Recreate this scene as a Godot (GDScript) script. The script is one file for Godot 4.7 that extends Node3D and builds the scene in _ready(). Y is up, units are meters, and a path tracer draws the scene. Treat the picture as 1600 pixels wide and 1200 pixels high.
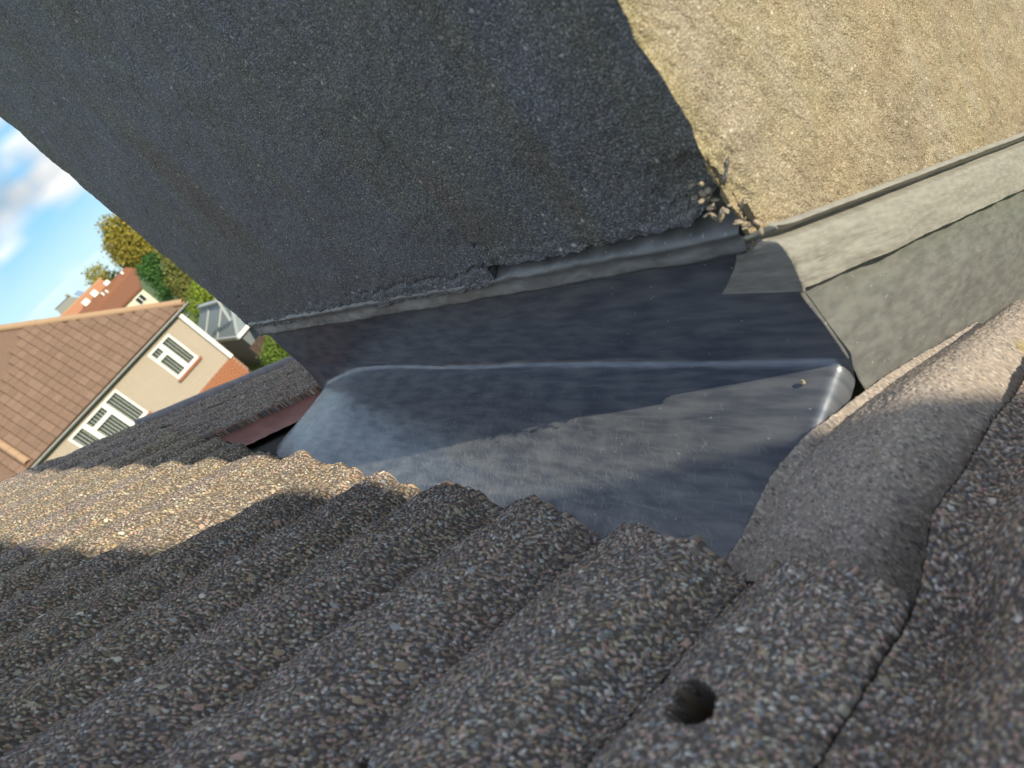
extends Node3D
# Lead back gutter behind a rendered chimney on a concrete-tiled roof. Axes: x = across the slope (away to the left of the picture),
# y = up, z = horizontally down the slope. Metres; the near field is measured in units of K metres, with the camera at the origin.
const K := 0.3
const SUN := Vector3(-0.853, 0.469, 0.230)      # towards the sun
const TEX := 0.46                                # metres covered by the pebble texture
var rng := RandomNumberGenerator.new()
var peb := FastNoiseLite.new()                  # pebble outlines (F1 distance), texture pixels
var lump := FastNoiseLite.new()
var taken := {}
var M := {}

# ---------------------------------------------------------------- bookkeeping
func numbered(called: String) -> String:
	if not taken.has(called):
		taken[called] = 0
		return called
	taken[called] += 1
	return "%s_%03d" % [called, taken[called]]

func thing(called: String, label: String, category: String, at := Vector3.ZERO, group := "") -> Node3D:
	var o := Node3D.new()
	o.name = numbered(called)
	add_child(o)
	o.position = at
	tag(o, label, category, group)
	return o

func tag(o: Node, label: String, category: String, group := "") -> void:
	o.set_meta("label", label)
	o.set_meta("category", category)
	if group != "":
		o.set_meta("group", group)

func part(called: String, mesh: Mesh, mat: Material, parent: Node, at := Vector3.ZERO, turn := Vector3.ZERO) -> MeshInstance3D:
	var o := MeshInstance3D.new()
	o.mesh = mesh
	o.material_override = mat
	var n := 0
	var nm := called
	while parent.has_node(nm):
		n += 1
		nm = "%s_%03d" % [called, n]
	o.name = nm
	parent.add_child(o)
	o.position = at
	o.rotation = turn
	return o

func setting(called: String, mesh: Mesh, mat: Material, at := Vector3.ZERO) -> MeshInstance3D:
	var o := part(called, mesh, mat, self, at)
	o.set_meta("kind", "structure")
	return o

# ---------------------------------------------------------------- meshes
func box(s: Vector3) -> BoxMesh:
	var b := BoxMesh.new()
	b.size = s
	return b

# a grid of nu x nv points (row after row), smooth, drawn on both sides by the renderer
func sheet(P: PackedVector3Array, nu: int, nv: int, UV := PackedVector2Array(), C := PackedColorArray()) -> ArrayMesh:
	var N := PackedVector3Array()
	N.resize(P.size())
	for j in nv:
		var j0 := maxi(j - 1, 0) * nu
		var j1 := mini(j + 1, nv - 1) * nu
		for i in nu:
			var a := P[j * nu + mini(i + 1, nu - 1)] - P[j * nu + maxi(i - 1, 0)]
			var b := P[j1 + i] - P[j0 + i]
			N[j * nu + i] = b.cross(a).normalized()
	var I := PackedInt32Array()
	I.resize((nu - 1) * (nv - 1) * 6)
	var k := 0
	for j in nv - 1:
		for i in nu - 1:
			var q := j * nu + i
			I[k] = q
			I[k + 1] = q + 1
			I[k + 2] = q + nu
			I[k + 3] = q + 1
			I[k + 4] = q + nu + 1
			I[k + 5] = q + nu
			k += 6
	var A := []
	A.resize(Mesh.ARRAY_MAX)
	A[Mesh.ARRAY_VERTEX] = P
	A[Mesh.ARRAY_NORMAL] = N
	A[Mesh.ARRAY_INDEX] = I
	if UV.size():
		A[Mesh.ARRAY_TEX_UV] = UV
	if C.size():
		A[Mesh.ARRAY_COLOR] = C
	var m := ArrayMesh.new()
	m.add_surface_from_arrays(Mesh.PRIMITIVE_TRIANGLES, A)
	return m

func quad(st: SurfaceTool, a: Vector3, b: Vector3, c: Vector3, d: Vector3) -> void:
	for p in [a, b, c, a, c, d]:
		st.add_vertex(p)

func begin() -> SurfaceTool:
	var st := SurfaceTool.new()
	st.begin(Mesh.PRIMITIVE_TRIANGLES)
	st.set_smooth_group(-1)
	return st

func done(st: SurfaceTool) -> ArrayMesh:
	st.generate_normals()
	return st.commit()

# a closed solid between a polygon and the same polygon moved by d
func prism(pts: Array, d: Vector3) -> ArrayMesh:
	var st := begin()
	var n := pts.size()
	var mid := Vector3.ZERO
	for p in pts:
		mid += p / n
	for i in n:
		var a: Vector3 = pts[i]
		var b: Vector3 = pts[(i + 1) % n]
		quad(st, a, b, b + d, a + d)
		for p in [a, mid, b, b + d, mid + d, a + d]:
			st.add_vertex(p)
	return done(st)

# a bar of square section between two points
func bar(a: Vector3, b: Vector3, w: float, h: float) -> ArrayMesh:
	var f := (b - a).normalized()
	var s := f.cross(Vector3.UP if absf(f.y) < 0.95 else Vector3.RIGHT).normalized() * w * 0.5
	var t := s.cross(f).normalized() * h * 0.5
	return prism([a - s - t, a + s - t, a + s + t, a - s + t], b - a)

func tube(path: Array, r: float, n := 10) -> ArrayMesh:
	var P := PackedVector3Array()
	for k in path.size():
		var f: Vector3 = (path[mini(k + 1, path.size() - 1)] - path[maxi(k - 1, 0)]).normalized()
		var s := f.cross(Vector3.UP if absf(f.y) < 0.95 else Vector3.RIGHT).normalized()
		var t := s.cross(f)
		for i in n + 1:
			var a := TAU * i / n
			P.append(path[k] + (s * cos(a) + t * sin(a)) * r)
	return sheet(P, n + 1, path.size())

# ---------------------------------------------------------------- materials
func mat(c: Color, rough := 0.85, metal := 0.0) -> StandardMaterial3D:
	var m := StandardMaterial3D.new()
	m.albedo_color = c.linear_to_srgb()
	m.roughness = rough
	m.metallic = metal
	return m

func ramp_texture(freq: float, cols: Array, offs: Array, seed_: int, size := 512, kind := FastNoiseLite.TYPE_SIMPLEX_SMOOTH) -> NoiseTexture2D:
	var n := FastNoiseLite.new()
	n.noise_type = kind
	n.seed = seed_
	n.frequency = freq
	n.fractal_octaves = 5
	var t := NoiseTexture2D.new()
	t.width = size
	t.height = size
	t.seamless = true
	t.noise = n
	if cols.size():
		var g := Gradient.new()
		g.offsets = PackedFloat32Array(offs)
		var cc := PackedColorArray()
		for c in cols:
			cc.append(c.linear_to_srgb())
		g.colors = cc
		t.color_ramp = g
	return t

func rough_mat(c0: Color, c1: Color, freq: float, scale: float, bump: float, rough := 0.9, seed_ := 3) -> StandardMaterial3D:
	var m := StandardMaterial3D.new()
	m.albedo_texture = ramp_texture(freq, [c0, c0.lerp(c1, 0.5), c1], [0.25, 0.5, 0.75], seed_)
	m.roughness = rough
	m.uv1_triplanar = true
	m.uv1_world_triplanar = true
	m.uv1_scale = Vector3.ONE * scale
	if bump > 0.0:
		m.heightmap_enabled = true
		m.heightmap_texture = ramp_texture(freq * 2.0, [], [], seed_ + 1)
		m.heightmap_scale = bump
	return m

func dents(m: StandardMaterial3D, deep: float) -> void:   # shallow hammer marks in dressed lead
	m.heightmap_enabled = true
	m.heightmap_texture = ramp_texture(0.016, [], [], 83, 512)
	m.heightmap_scale = deep

func lichen(m: StandardMaterial3D) -> void:      # small pale lichen spots over a surface
	var t := ramp_texture(0.11, [Color(0, 0, 0), Color(0, 0, 0), Color(1, 1, 1)], [0.0, 0.70, 0.80], 71)
	m.detail_enabled = true
	m.detail_mask = t
	m.detail_albedo = ramp_texture(0.05, [Color(0.40, 0.32, 0.24), Color(0.55, 0.47, 0.37)], [0.3, 0.7], 72, 128)

func tinted(rough := 0.9) -> StandardMaterial3D:
	var m := StandardMaterial3D.new()
	m.vertex_color_use_as_albedo = true
	m.roughness = rough
	return m

# pebbles set in a dark cement matrix: small ones everywhere, larger ones here and there
func pebble_image(size: int, cell: float, palette: Array, matrix: Color, seed_: int, big_share: float) -> Array:
	var f := FastNoiseLite.new()
	f.noise_type = FastNoiseLite.TYPE_CELLULAR
	f.seed = seed_
	f.frequency = 1.0 / cell
	f.fractal_type = FastNoiseLite.FRACTAL_NONE
	f.cellular_jitter = 0.95
	f.cellular_return_type = FastNoiseLite.RETURN_CELL_VALUE
	var v1 := f.get_image(size, size).get_data()
	f.cellular_return_type = FastNoiseLite.RETURN_DISTANCE
	var hi := f.get_image(size, size)
	var d1 := hi.get_data()
	f.frequency = 0.52 / cell
	f.seed = seed_ + 1
	f.cellular_return_type = FastNoiseLite.RETURN_CELL_VALUE
	var v2 := f.get_image(size, size).get_data()
	f.cellular_return_type = FastNoiseLite.RETURN_DISTANCE
	var d2 := f.get_image(size, size).get_data()
	f.frequency = 1.25 / cell
	f.seed = seed_ + 2
	f.cellular_return_type = FastNoiseLite.RETURN_CELL_VALUE
	var v3 := f.get_image(size, size).get_data()
	f.cellular_return_type = FastNoiseLite.RETURN_DISTANCE
	var d3 := f.get_image(size, size).get_data()
	var r := RandomNumberGenerator.new()
	r.seed = seed_
	var pr := PackedInt32Array()
	for i in 512:
		var c: Color = palette[r.randi() % palette.size()]
		c = (c * r.randf_range(0.78, 1.28)).clamp().linear_to_srgb()
		pr.append(int(c.r * 255) | int(c.g * 255) << 8 | int(c.b * 255) << 16)
	var ms := matrix.linear_to_srgb()
	var mi := int(ms.r * 255) | int(ms.g * 255) << 8 | int(ms.b * 255) << 16
	var outb := PackedByteArray()
	outb.resize(size * size * 3)
	var hb := PackedByteArray()
	hb.resize(size * size)
	var lim := int(255 * (1.0 - big_share))
	var k := 0
	for i in size * size:
		var c := mi
		var h := 0
		if v2[i] > lim and d2[i] < 92:             # larger stones, then the usual ones, then fines between them
			c = pr[256 + v2[i] * 7 % 256]
			h = 255 - d2[i] * d2[i] / 80
		elif d1[i] < 92:
			c = pr[v1[i]]
			h = 225 - d1[i] * d1[i] / 60
		elif d3[i] < 100:
			c = pr[255 - v3[i]]
			h = 120 - d3[i] * d3[i] / 110
		outb[k] = c & 255
		outb[k + 1] = (c >> 8) & 255
		outb[k + 2] = (c >> 16) & 255
		hb[i] = h
		k += 3
	return [ImageTexture.create_from_image(Image.create_from_data(size, size, false, Image.FORMAT_RGB8, outb)), ImageTexture.create_from_image(Image.create_from_data(size, size, false, Image.FORMAT_L8, hb))]

# sheet lead: dull patina, brushed dressing marks, scratches and flecks
func lead_image(w: int, h: int, seed_: int, dark: Color, pale: Color, scratches: int, arcs: int, streak := 3) -> ImageTexture:
	var f := FastNoiseLite.new()
	f.seed = seed_
	f.frequency = 0.045
	f.fractal_octaves = 5
	var long := f.get_image(w / streak, h)
	long.resize(w, h, Image.INTERPOLATE_CUBIC)
	var b := long.get_data()
	f.seed = seed_ + 5
	f.frequency = 0.012
	var b2 := f.get_image(w, h).get_data()
	var im := Image.create(w, h, false, Image.FORMAT_RGB8)
	var bytes := PackedByteArray()
	bytes.resize(w * h * 3)
	var lut := PackedByteArray()
	for i in 256:
		var c := dark.lerp(pale, smoothstep(40.0, 215.0, i)).linear_to_srgb()
		lut.append_array([int(c.r * 255), int(c.g * 255), int(c.b * 255)])
	for i in w * h:
		var q := ((b[i] * 5 + b2[i] * 3) >> 3) * 3
		bytes[i * 3] = lut[q]
		bytes[i * 3 + 1] = lut[q + 1]
		bytes[i * 3 + 2] = lut[q + 2]
	var r := RandomNumberGenerator.new()
	r.seed = seed_
	for n in scratches + arcs:
		var x := r.randf() * w
		var y := r.randf() * h
		var a := r.randfn(0.0, 0.12)
		var turn := r.randfn(0.0, 0.002)
		var length := int(r.randf_range(15, 160))
		var strength := r.randf_range(0.05, 0.45) * r.randf()
		if n >= scratches:                       # swirls left by dressing the sheet
			x = w * r.randf_range(0.05, 0.62)
			y = h * r.randf_range(0.45, 1.0)
			x = w * (0.33 + 0.17 * r.randfn())
			y = h * (0.80 + 0.11 * r.randfn())
			a = -0.95 + 0.35 * r.randfn()
			turn = r.randfn(0.0, 0.012)
			length = int(r.randf_range(5, 26))
			strength = r.randf_range(0.1, 0.5)
		for s in length:
			x += cos(a)
			y += sin(a)
			a += turn
			if x < 1 or y < 1 or x >= w - 1 or y >= h - 1:
				break
			var at := (int(y) * w + int(x)) * 3
			var e := strength * sin(PI * s / length)
			for c in 3:
				bytes[at + c] = mini(255, int(lerpf(bytes[at + c], [158, 160, 152][c], e)))
				if n % 3 == 0:
					bytes[at + w * 3 + c] = mini(255, int(lerpf(bytes[at + w * 3 + c], [158, 160, 152][c], e * 0.7)))
	for n in 220:
		var x := r.randi_range(2, w - 4)
		var y := r.randi_range(2, h - 4)
		for d in [0, 1, w, w + 1]:
			for c in 3:
				bytes[(y * w + x + d) * 3 + c] = 150 + r.randi() % 60
	im.set_data(w, h, false, Image.FORMAT_RGB8, bytes)
	return ImageTexture.create_from_image(im)

# ---------------------------------------------------------------- the sky: blue air and broken cloud
var cl := FastNoiseLite.new()
var cl2 := FastNoiseLite.new()
func sky_colour(d: Vector3) -> Color:
	var e := maxf(d.y, 0.0)
	var c := Color(0.47, 0.70, 0.82).lerp(Color(0.23, 0.52, 0.80), smoothstep(0.0, 0.09, e)).lerp(Color(0.12, 0.28, 0.58), smoothstep(0.06, 0.9, e))
	var p := Vector3(d.x, d.y * 3.0, d.z) * 1.7
	var n := cl.get_noise_3dv(p * 1.3)
	var n2 := cl2.get_noise_3dv(p * 3.0)
	var near := d - Vector3(0.966, 0.118, 0.225)
	var bank := exp(-(near.z * near.z / 0.04 + near.y * near.y / 0.0090))
	var gap := exp(-pow((d.y - 0.015) / 0.026, 2.0))
	var broken := 0.8 * n + 0.4 * n2 + 0.24
	var dens := smoothstep(0.0, 0.42, lerpf(broken, 0.50 + 0.4 * broken, minf(bank * 1.3, 1.0)) - 0.45 * gap)
	var lit := clampf(0.62 + 1.4 * n2 + 0.5 * n, 0.0, 1.0)
	return c.lerp(Color(0.36, 0.38, 0.41).lerp(Color(0.88, 0.86, 0.82), lit), dens * 0.93)

func sky_at(x: float, y: float, w: int, h: int) -> Color:
	var az := ((x + 0.5) / w - 0.5) * TAU
	var up := PI * 0.5 - (y + 0.5) / h * PI
	return sky_colour(Vector3(sin(az) * cos(up), sin(up), -cos(az) * cos(up))).linear_to_srgb()

func make_sky() -> PanoramaSkyMaterial:
	cl.seed = 21
	cl.frequency = 1.6
	cl.fractal_octaves = 6
	cl2.seed = 8
	cl2.frequency = 1.6
	cl2.fractal_octaves = 5
	var im := Image.create(512, 256, false, Image.FORMAT_RGB8)
	for y in 256:
		for x in 512:
			im.set_pixel(x, y, sky_at(x, mini(y, 128), 512, 256))
	im.resize(4096, 2048, Image.INTERPOLATE_BILINEAR)
	for y in range(840, 1040):                   # the part in view, in finer steps
		for x in range(2900, 3420):
			im.set_pixel(x, y, sky_at(x, mini(y, 1024), 4096, 2048))
	var m := PanoramaSkyMaterial.new()
	m.panorama = ImageTexture.create_from_image(im)
	return m

# ---------------------------------------------------------------- roof tiles
const PITCH := 0.31                              # roll to roll, in units
func ribs(u: float) -> float:                    # the narrower ribbing of the tiles beyond the gutter
	return -0.105 * (1.0 - pow(0.5 + 0.5 * cos(TAU * u / 0.19), 0.7))

func roll(u: float) -> float:                    # height of the corrugation, 0 at the crown of a roll
	var c := 0.5 + 0.5 * cos(TAU * (u - 0.77) / PITCH)
	return -0.125 * (1.0 - pow(c, 0.8)) - 0.010 * cos(2.0 * TAU * (u - 0.77) / PITCH) + 0.010

func slope_y(v: float) -> float:
	return -0.9 - 0.52 * (v - 0.385)

# one corrugated concrete tile from u0 to u1 and from v0 (up the slope) to v1 (its drip end)
func corrugated(u0: float, u1: float, v0: float, v1: float, lift: float, step: float, seed_: int, tan_: float, hole := Vector3.ZERO, ramp := 0.0, ribbed := false, ramp_at := -9.0) -> ArrayMesh:
	var nu := int((u1 - u0) * K / step) + 1
	var nv := int((v1 - v0) * 1.127 * K / step) + 1
	var r := RandomNumberGenerator.new()
	r.seed = seed_
	var ou := r.randf_range(0.01, maxf(0.02, TEX - (u1 - u0) * K - 0.01))
	var ov := r.randf_range(0.005, maxf(0.01, TEX - (v1 - v0) * 0.82 * K - 0.005))
	var W := nu + 2
	var H := nv + 5
	var P := PackedVector3Array()
	P.resize(W * H)
	var UV := PackedVector2Array()
	UV.resize(W * H)
	var C := PackedColorArray()
	C.resize(W * H)
	var thick := 0.075
	for j in H:
		var jj := mini(j, nv - 1)
		var fall := j - jj                        # rows beyond the end turn down into the drip edge
		for i in W:
			var ii := clampi(i - 1, 0, nu - 1)
			var s := float(ii) / (nu - 1)
			var t := float(jj) / (nv - 1)
			var u := lerpf(u0 + 0.001, u1 - 0.001, s)
			var v := lerpf(v0, v1, t)
			var tx := ((u - u0) * K + ou) / TEX
			var ty := ((v - v0) * K * 0.82 + ov) / TEX
			if hole.z > 0.0 and Vector2(u - hole.x, (v - hole.y) * 1.127).length() < hole.z * 0.93:
				tx = ((hole.x - u0) * K + ou) / TEX
				ty = ((hole.y - v0) * K * 0.82 + ov) / TEX
			var d := 1.0 + peb.get_noise_2d(tx * 2048.0, ty * 2048.0)
			var b := lump.get_noise_2d(u * 300.0, v * 300.0 + seed_ * 71)
			var h := maxf(0.0, 1.0 - d * d * 4.2) * 0.0024 + b * 0.014 + lump.get_noise_2d(u * 2200.0, v * 2200.0 + 7.0) * 0.005
			var y := slope_y(v) + lift + (ribs(u) if ribbed else roll(u)) + h - ramp * (1.0 - smoothstep(maxf(v0, ramp_at), maxf(v0, ramp_at) + 0.16, v))
			var bv := lump.get_noise_2d(u * 900.0, seed_ * 31.0) * 0.02
			if fall > 0:
				v += [0.0, 0.006, 0.008, 0.004, -0.004, -0.02][fall] + bv + h * 0.8
				y -= thick * [0.0, 0.10, 0.35, 0.65, 1.0, 1.05][fall]
			else:
				v += bv * t * t
			if i == 0 or i == W - 1:
				y -= thick * 0.8
			if hole.z > 0.0:
				var hd := Vector2(u - hole.x, (v - hole.y) * 1.127).length() / hole.z
				hd += 0.16 * lump.get_noise_2d(u * 1500.0, v * 1500.0)
				y -= 0.30 * (1.0 - smoothstep(0.72, 0.98, hd)) + 0.010 * (1.0 - smoothstep(0.9, 1.9, hd))
			P[j * W + i] = Vector3(u, y, v) * K
			UV[j * W + i] = Vector2(tx, ty)
			var wear := clampf(0.5 + 1.2 * lump.get_noise_2d(u * 120.0 + 300.0, v * 120.0 + seed_ * 9), 0.0, 1.0)
			var dark := Color(1.80, 1.36, 1.04)
			var warm := Color(2.05, 1.54, 0.90)
			var c := dark.lerp(warm, clampf(wear * 0.55 + tan_, 0.0, 1.0))
			c = c.lerp(Color(2.2, 1.68, 0.74), minf(tan_ * 1.3, 0.8)) * (1.0 + 0.2 * tan_)
			# crowns lightened in patches, painting in the light the rolls catch
			var crown_light := smoothstep(-0.035, 0.0, roll(u)) * smoothstep(-0.15, 0.25, lump.get_noise_2d(u * 200.0 + 60.0, v * 45.0 + seed_ * 13))
			c = c * (1.0 + 0.28 * crown_light)
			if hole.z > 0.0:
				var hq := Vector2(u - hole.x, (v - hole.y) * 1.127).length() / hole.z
				c = c.lerp(Color(0.16, 0.14, 0.13), 1.0 - smoothstep(0.70, 0.98, hq))  # shade inside the nail hole, put into the vertex colour
			C[j * W + i] = c
	return sheet(P, W, H, UV, C)

# ---------------------------------------------------------------- foliage: many leaf-sized faces through the crown's volume
func crown(lumps: Array, count: int, leaf: float, c0: Color, c1: Color, seed_: int) -> ArrayMesh:
	var r := RandomNumberGenerator.new()
	r.seed = seed_
	var V := PackedVector3Array()
	var N := PackedVector3Array()
	var C := PackedColorArray()
	for k in count:
		var l: Array = lumps[r.randi() % lumps.size()]
		var d := Vector3(r.randfn(), r.randfn(), r.randfn()).normalized()
		var p: Vector3 = l[0] + d * l[1] * pow(r.randf(), 0.28) * (1.0 + 0.16 * r.randfn())
		var nrm := (d + Vector3(r.randfn(), r.randfn() + 0.4, r.randfn()) * 0.75).normalized()
		var a := nrm.cross(Vector3(r.randfn(), r.randfn(), r.randfn())).normalized() * leaf * r.randf_range(0.5, 1.2)
		var b := nrm.cross(a) * r.randf_range(0.4, 0.7)
		var c := c0.lerp(c1, clampf(r.randf() * 0.75 + 0.25 * (l[2] if l.size() > 2 else 0.5), 0.0, 1.0)) * r.randf_range(1.2, 2.1)
		for q in [p - a, p + b, p + a, p - a, p + a, p - b]:
			V.append(q)
			N.append(nrm)
			C.append(c)
	var A := []
	A.resize(Mesh.ARRAY_MAX)
	A[Mesh.ARRAY_VERTEX] = V
	A[Mesh.ARRAY_NORMAL] = N
	A[Mesh.ARRAY_COLOR] = C
	var m := ArrayMesh.new()
	m.add_surface_from_arrays(Mesh.PRIMITIVE_TRIANGLES, A)
	return m

func tree(called: String, label: String, at: Vector3, height: float, lumps: Array, count: int, leaf: float, c0: Color, c1: Color, seed_: int, category := "tree") -> void:
	var t := thing(called, label, category, at)
	var p := PackedVector3Array()
	for k in 6:
		for i in 9:
			var a := TAU * i / 8.0
			var rr := height * (0.035 - 0.005 * k)
			p.append(Vector3(cos(a) * rr + 0.05 * sin(k * 1.7), height * 0.16 * k, sin(a) * rr))
	part("trunk", sheet(p, 9, 6), M.bark, t)
	for k in mini(lumps.size(), 5):
		part("limb", bar(Vector3(0, height * 0.35, 0), lumps[k][0], height * 0.02, height * 0.02), M.bark, t)
	part("crown", crown(lumps, count, leaf, c0, c1, seed_), M.leaf, t)

func _ready() -> void:
	rng.seed = 5
	# ------------------------------------------------------------ camera, sky, sun, exposure
	var cam := Camera3D.new()
	cam.name = "camera"
	add_child(cam)
	var lens := CameraAttributesPhysical.new()
	lens.frustum_focal_length = 20.6             # 60.4 degrees from top to bottom
	lens.frustum_near = 0.02
	lens.frustum_far = 900.0
	lens.frustum_focus_distance = 0.62
	lens.exposure_aperture = 9.0
	cam.attributes = lens
	cam.transform = Transform3D(Basis(Vector3(-0.634286, -0.595984, 0.492427), Vector3(0.011840, 0.629390, 0.777000), Vector3(-0.773008, 0.498670, -0.392157)), Vector3.ZERO).orthonormalized()
	cam.current = true
	var env := Environment.new()
	env.background_mode = Environment.BG_SKY
	env.sky = Sky.new()
	env.sky.sky_material = make_sky()
	env.background_energy_multiplier = 0.92
	env.tonemap_mode = Environment.TONE_MAPPER_LINEAR
	env.tonemap_exposure = 1.5
	env.sdfgi_enabled = true
	env.ssao_enabled = true
	env.ssil_enabled = true
	var we := WorldEnvironment.new()
	we.name = "environment"
	we.environment = env
	add_child(we)
	var sun := DirectionalLight3D.new()
	sun.name = "sun"
	sun.light_energy = 1.12
	sun.light_color = Color(1.0, 0.90, 0.70).linear_to_srgb()
	sun.light_angular_distance = 0.5
	sun.shadow_enabled = true
	add_child(sun)
	sun.look_at_from_position(SUN * 10.0, Vector3.ZERO)

	# ------------------------------------------------------------ noises and materials
	peb.noise_type = FastNoiseLite.TYPE_CELLULAR
	peb.seed = 11
	peb.frequency = 1.0 / 9.6
	peb.fractal_type = FastNoiseLite.FRACTAL_NONE
	peb.cellular_jitter = 0.95
	peb.cellular_return_type = FastNoiseLite.RETURN_DISTANCE
	lump.seed = 4
	lump.frequency = 0.02
	lump.fractal_octaves = 4
	materials()
	ground_and_far()
	neighbour_house()
	own_roof()
	chimney_and_lead()
	photographer()

func materials() -> void:
	var pal := [Color(0.17, 0.14, 0.125), Color(0.19, 0.16, 0.15), Color(0.24, 0.185, 0.145), Color(0.26, 0.21, 0.18), Color(0.34, 0.25, 0.175), Color(0.40, 0.30, 0.20), Color(0.30, 0.265, 0.24),
		Color(0.48, 0.31, 0.26), Color(0.22, 0.22, 0.23), Color(0.40, 0.33, 0.25), Color(0.56, 0.41, 0.35), Color(0.34, 0.33, 0.32), Color(0.56, 0.50, 0.39), Color(0.68, 0.63, 0.57), Color(0.19, 0.155, 0.13), Color(0.29, 0.22, 0.175)]
	var t := pebble_image(2048, 9.6, pal, Color(0.12, 0.098, 0.085), 11, 0.05)
	var m := tinted(0.88)
	m.albedo_texture = t[0]
	m.heightmap_enabled = true
	m.heightmap_texture = t[1]
	m.heightmap_scale = 0.13
	M.tile = m
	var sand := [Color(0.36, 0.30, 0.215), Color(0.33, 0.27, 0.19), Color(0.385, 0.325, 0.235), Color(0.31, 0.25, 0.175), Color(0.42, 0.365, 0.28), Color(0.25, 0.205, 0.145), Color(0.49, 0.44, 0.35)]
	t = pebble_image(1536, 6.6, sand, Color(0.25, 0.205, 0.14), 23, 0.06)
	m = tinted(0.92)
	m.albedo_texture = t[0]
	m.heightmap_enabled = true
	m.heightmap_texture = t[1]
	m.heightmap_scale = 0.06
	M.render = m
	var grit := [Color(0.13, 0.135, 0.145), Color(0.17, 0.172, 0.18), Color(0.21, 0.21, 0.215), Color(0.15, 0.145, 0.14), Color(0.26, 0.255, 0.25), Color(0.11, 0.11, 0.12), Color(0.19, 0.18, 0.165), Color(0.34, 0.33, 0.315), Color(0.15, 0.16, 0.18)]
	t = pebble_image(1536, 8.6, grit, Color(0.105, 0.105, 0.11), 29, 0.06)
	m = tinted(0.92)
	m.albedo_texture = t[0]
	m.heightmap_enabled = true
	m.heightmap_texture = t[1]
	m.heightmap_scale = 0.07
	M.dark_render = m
	t = pebble_image(1024, 6.5, [Color(0.36, 0.29, 0.24), Color(0.30, 0.245, 0.20), Color(0.40, 0.33, 0.27), Color(0.26, 0.22, 0.19), Color(0.34, 0.30, 0.26), Color(0.19, 0.16, 0.145)], Color(0.29, 0.245, 0.20), 37, 0.10)
	m = tinted(0.9)
	m.albedo_texture = t[0]
	m.heightmap_enabled = true
	m.heightmap_texture = t[1]
	m.heightmap_scale = 0.03
	M.smooth_tile = m
	m = StandardMaterial3D.new()
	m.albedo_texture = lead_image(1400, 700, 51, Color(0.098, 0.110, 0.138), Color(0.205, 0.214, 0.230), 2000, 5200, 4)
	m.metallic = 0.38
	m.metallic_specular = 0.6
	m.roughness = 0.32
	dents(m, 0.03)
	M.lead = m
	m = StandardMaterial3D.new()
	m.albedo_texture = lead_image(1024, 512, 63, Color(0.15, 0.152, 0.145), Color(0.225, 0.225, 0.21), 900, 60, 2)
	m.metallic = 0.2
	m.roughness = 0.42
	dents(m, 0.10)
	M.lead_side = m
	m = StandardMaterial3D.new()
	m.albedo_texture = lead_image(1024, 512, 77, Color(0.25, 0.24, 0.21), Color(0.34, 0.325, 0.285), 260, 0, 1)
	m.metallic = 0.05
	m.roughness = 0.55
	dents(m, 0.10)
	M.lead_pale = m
	M.lead_edge = mat(Color(0.38, 0.375, 0.355), 0.42, 0.15)
	M.mortar = rough_mat(Color(0.30, 0.25, 0.17), Color(0.46, 0.39, 0.28), 0.05, 12.0, 0.08, 0.95, 9)
	M.terracotta = rough_mat(Color(0.20, 0.075, 0.06), Color(0.32, 0.13, 0.10), 0.02, 3.0, 0.02, 0.6, 13)
	M.dark_filler = mat(Color(0.03, 0.025, 0.02), 0.95)
	M.pot = rough_mat(Color(0.30, 0.12, 0.06), Color(0.42, 0.19, 0.10), 0.02, 3.0, 0.0, 0.9, 15)
	M.roof_red = rough_mat(Color(0.14, 0.08, 0.05), Color(0.26, 0.16, 0.105), 0.05, 1.1, 0.0, 0.9, 31)
	lichen(M.roof_red)
	M.roof_red2 = rough_mat(Color(0.125, 0.072, 0.045), Color(0.24, 0.147, 0.096), 0.05, 1.3, 0.0, 0.9, 33)
	lichen(M.roof_red2)
	M.roof_red3 = rough_mat(Color(0.15, 0.088, 0.056), Color(0.285, 0.178, 0.12), 0.06, 1.2, 0.0, 0.9, 35)
	lichen(M.roof_red3)
	M.hip = rough_mat(Color(0.34, 0.20, 0.11), Color(0.50, 0.34, 0.21), 0.06, 2.0, 0.0, 0.9, 37)
	M.far_roof = rough_mat(Color(0.19, 0.075, 0.035), Color(0.28, 0.12, 0.06), 0.04, 0.5, 0.0, 0.9, 41)
	M.far_orange = rough_mat(Color(0.46, 0.18, 0.08), Color(0.58, 0.27, 0.13), 0.04, 0.5, 0.0, 0.9, 43)
	M.slate = rough_mat(Color(0.22, 0.22, 0.18), Color(0.32, 0.31, 0.25), 0.04, 0.4, 0.0, 0.9, 45)
	M.dash = rough_mat(Color(0.36, 0.29, 0.22), Color(0.66, 0.56, 0.45), 0.08, 0.9, 1.5, 0.95, 47)
	M.cream = mat(Color(0.72, 0.66, 0.50), 0.9)
	M.white = mat(Color(0.80, 0.79, 0.74), 0.5)
	M.gutter = mat(Color(0.11, 0.12, 0.115), 0.5)
	M.black = mat(Color(0.012, 0.012, 0.012), 0.7)
	M.brick = rough_mat(Color(0.34, 0.125, 0.06), Color(0.48, 0.21, 0.11), 0.05, 2.0, 0.0, 0.9, 49)
	M.joint = mat(Color(0.42, 0.37, 0.30), 0.95)
	M.sill = mat(Color(0.36, 0.13, 0.07), 0.7)
	M.blind = mat(Color(0.42, 0.45, 0.41), 0.8)
	M.room = mat(Color(0.02, 0.026, 0.024), 0.9)
	M.glass = mat(Color(0.3, 0.36, 0.35), 0.04)
	M.glass.albedo_color.a = 0.06
	M.glass.metallic_specular = 0.3
	M.glass.transparency = BaseMaterial3D.TRANSPARENCY_ALPHA
	M.poly = mat(Color(0.22, 0.26, 0.255), 0.55)
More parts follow.
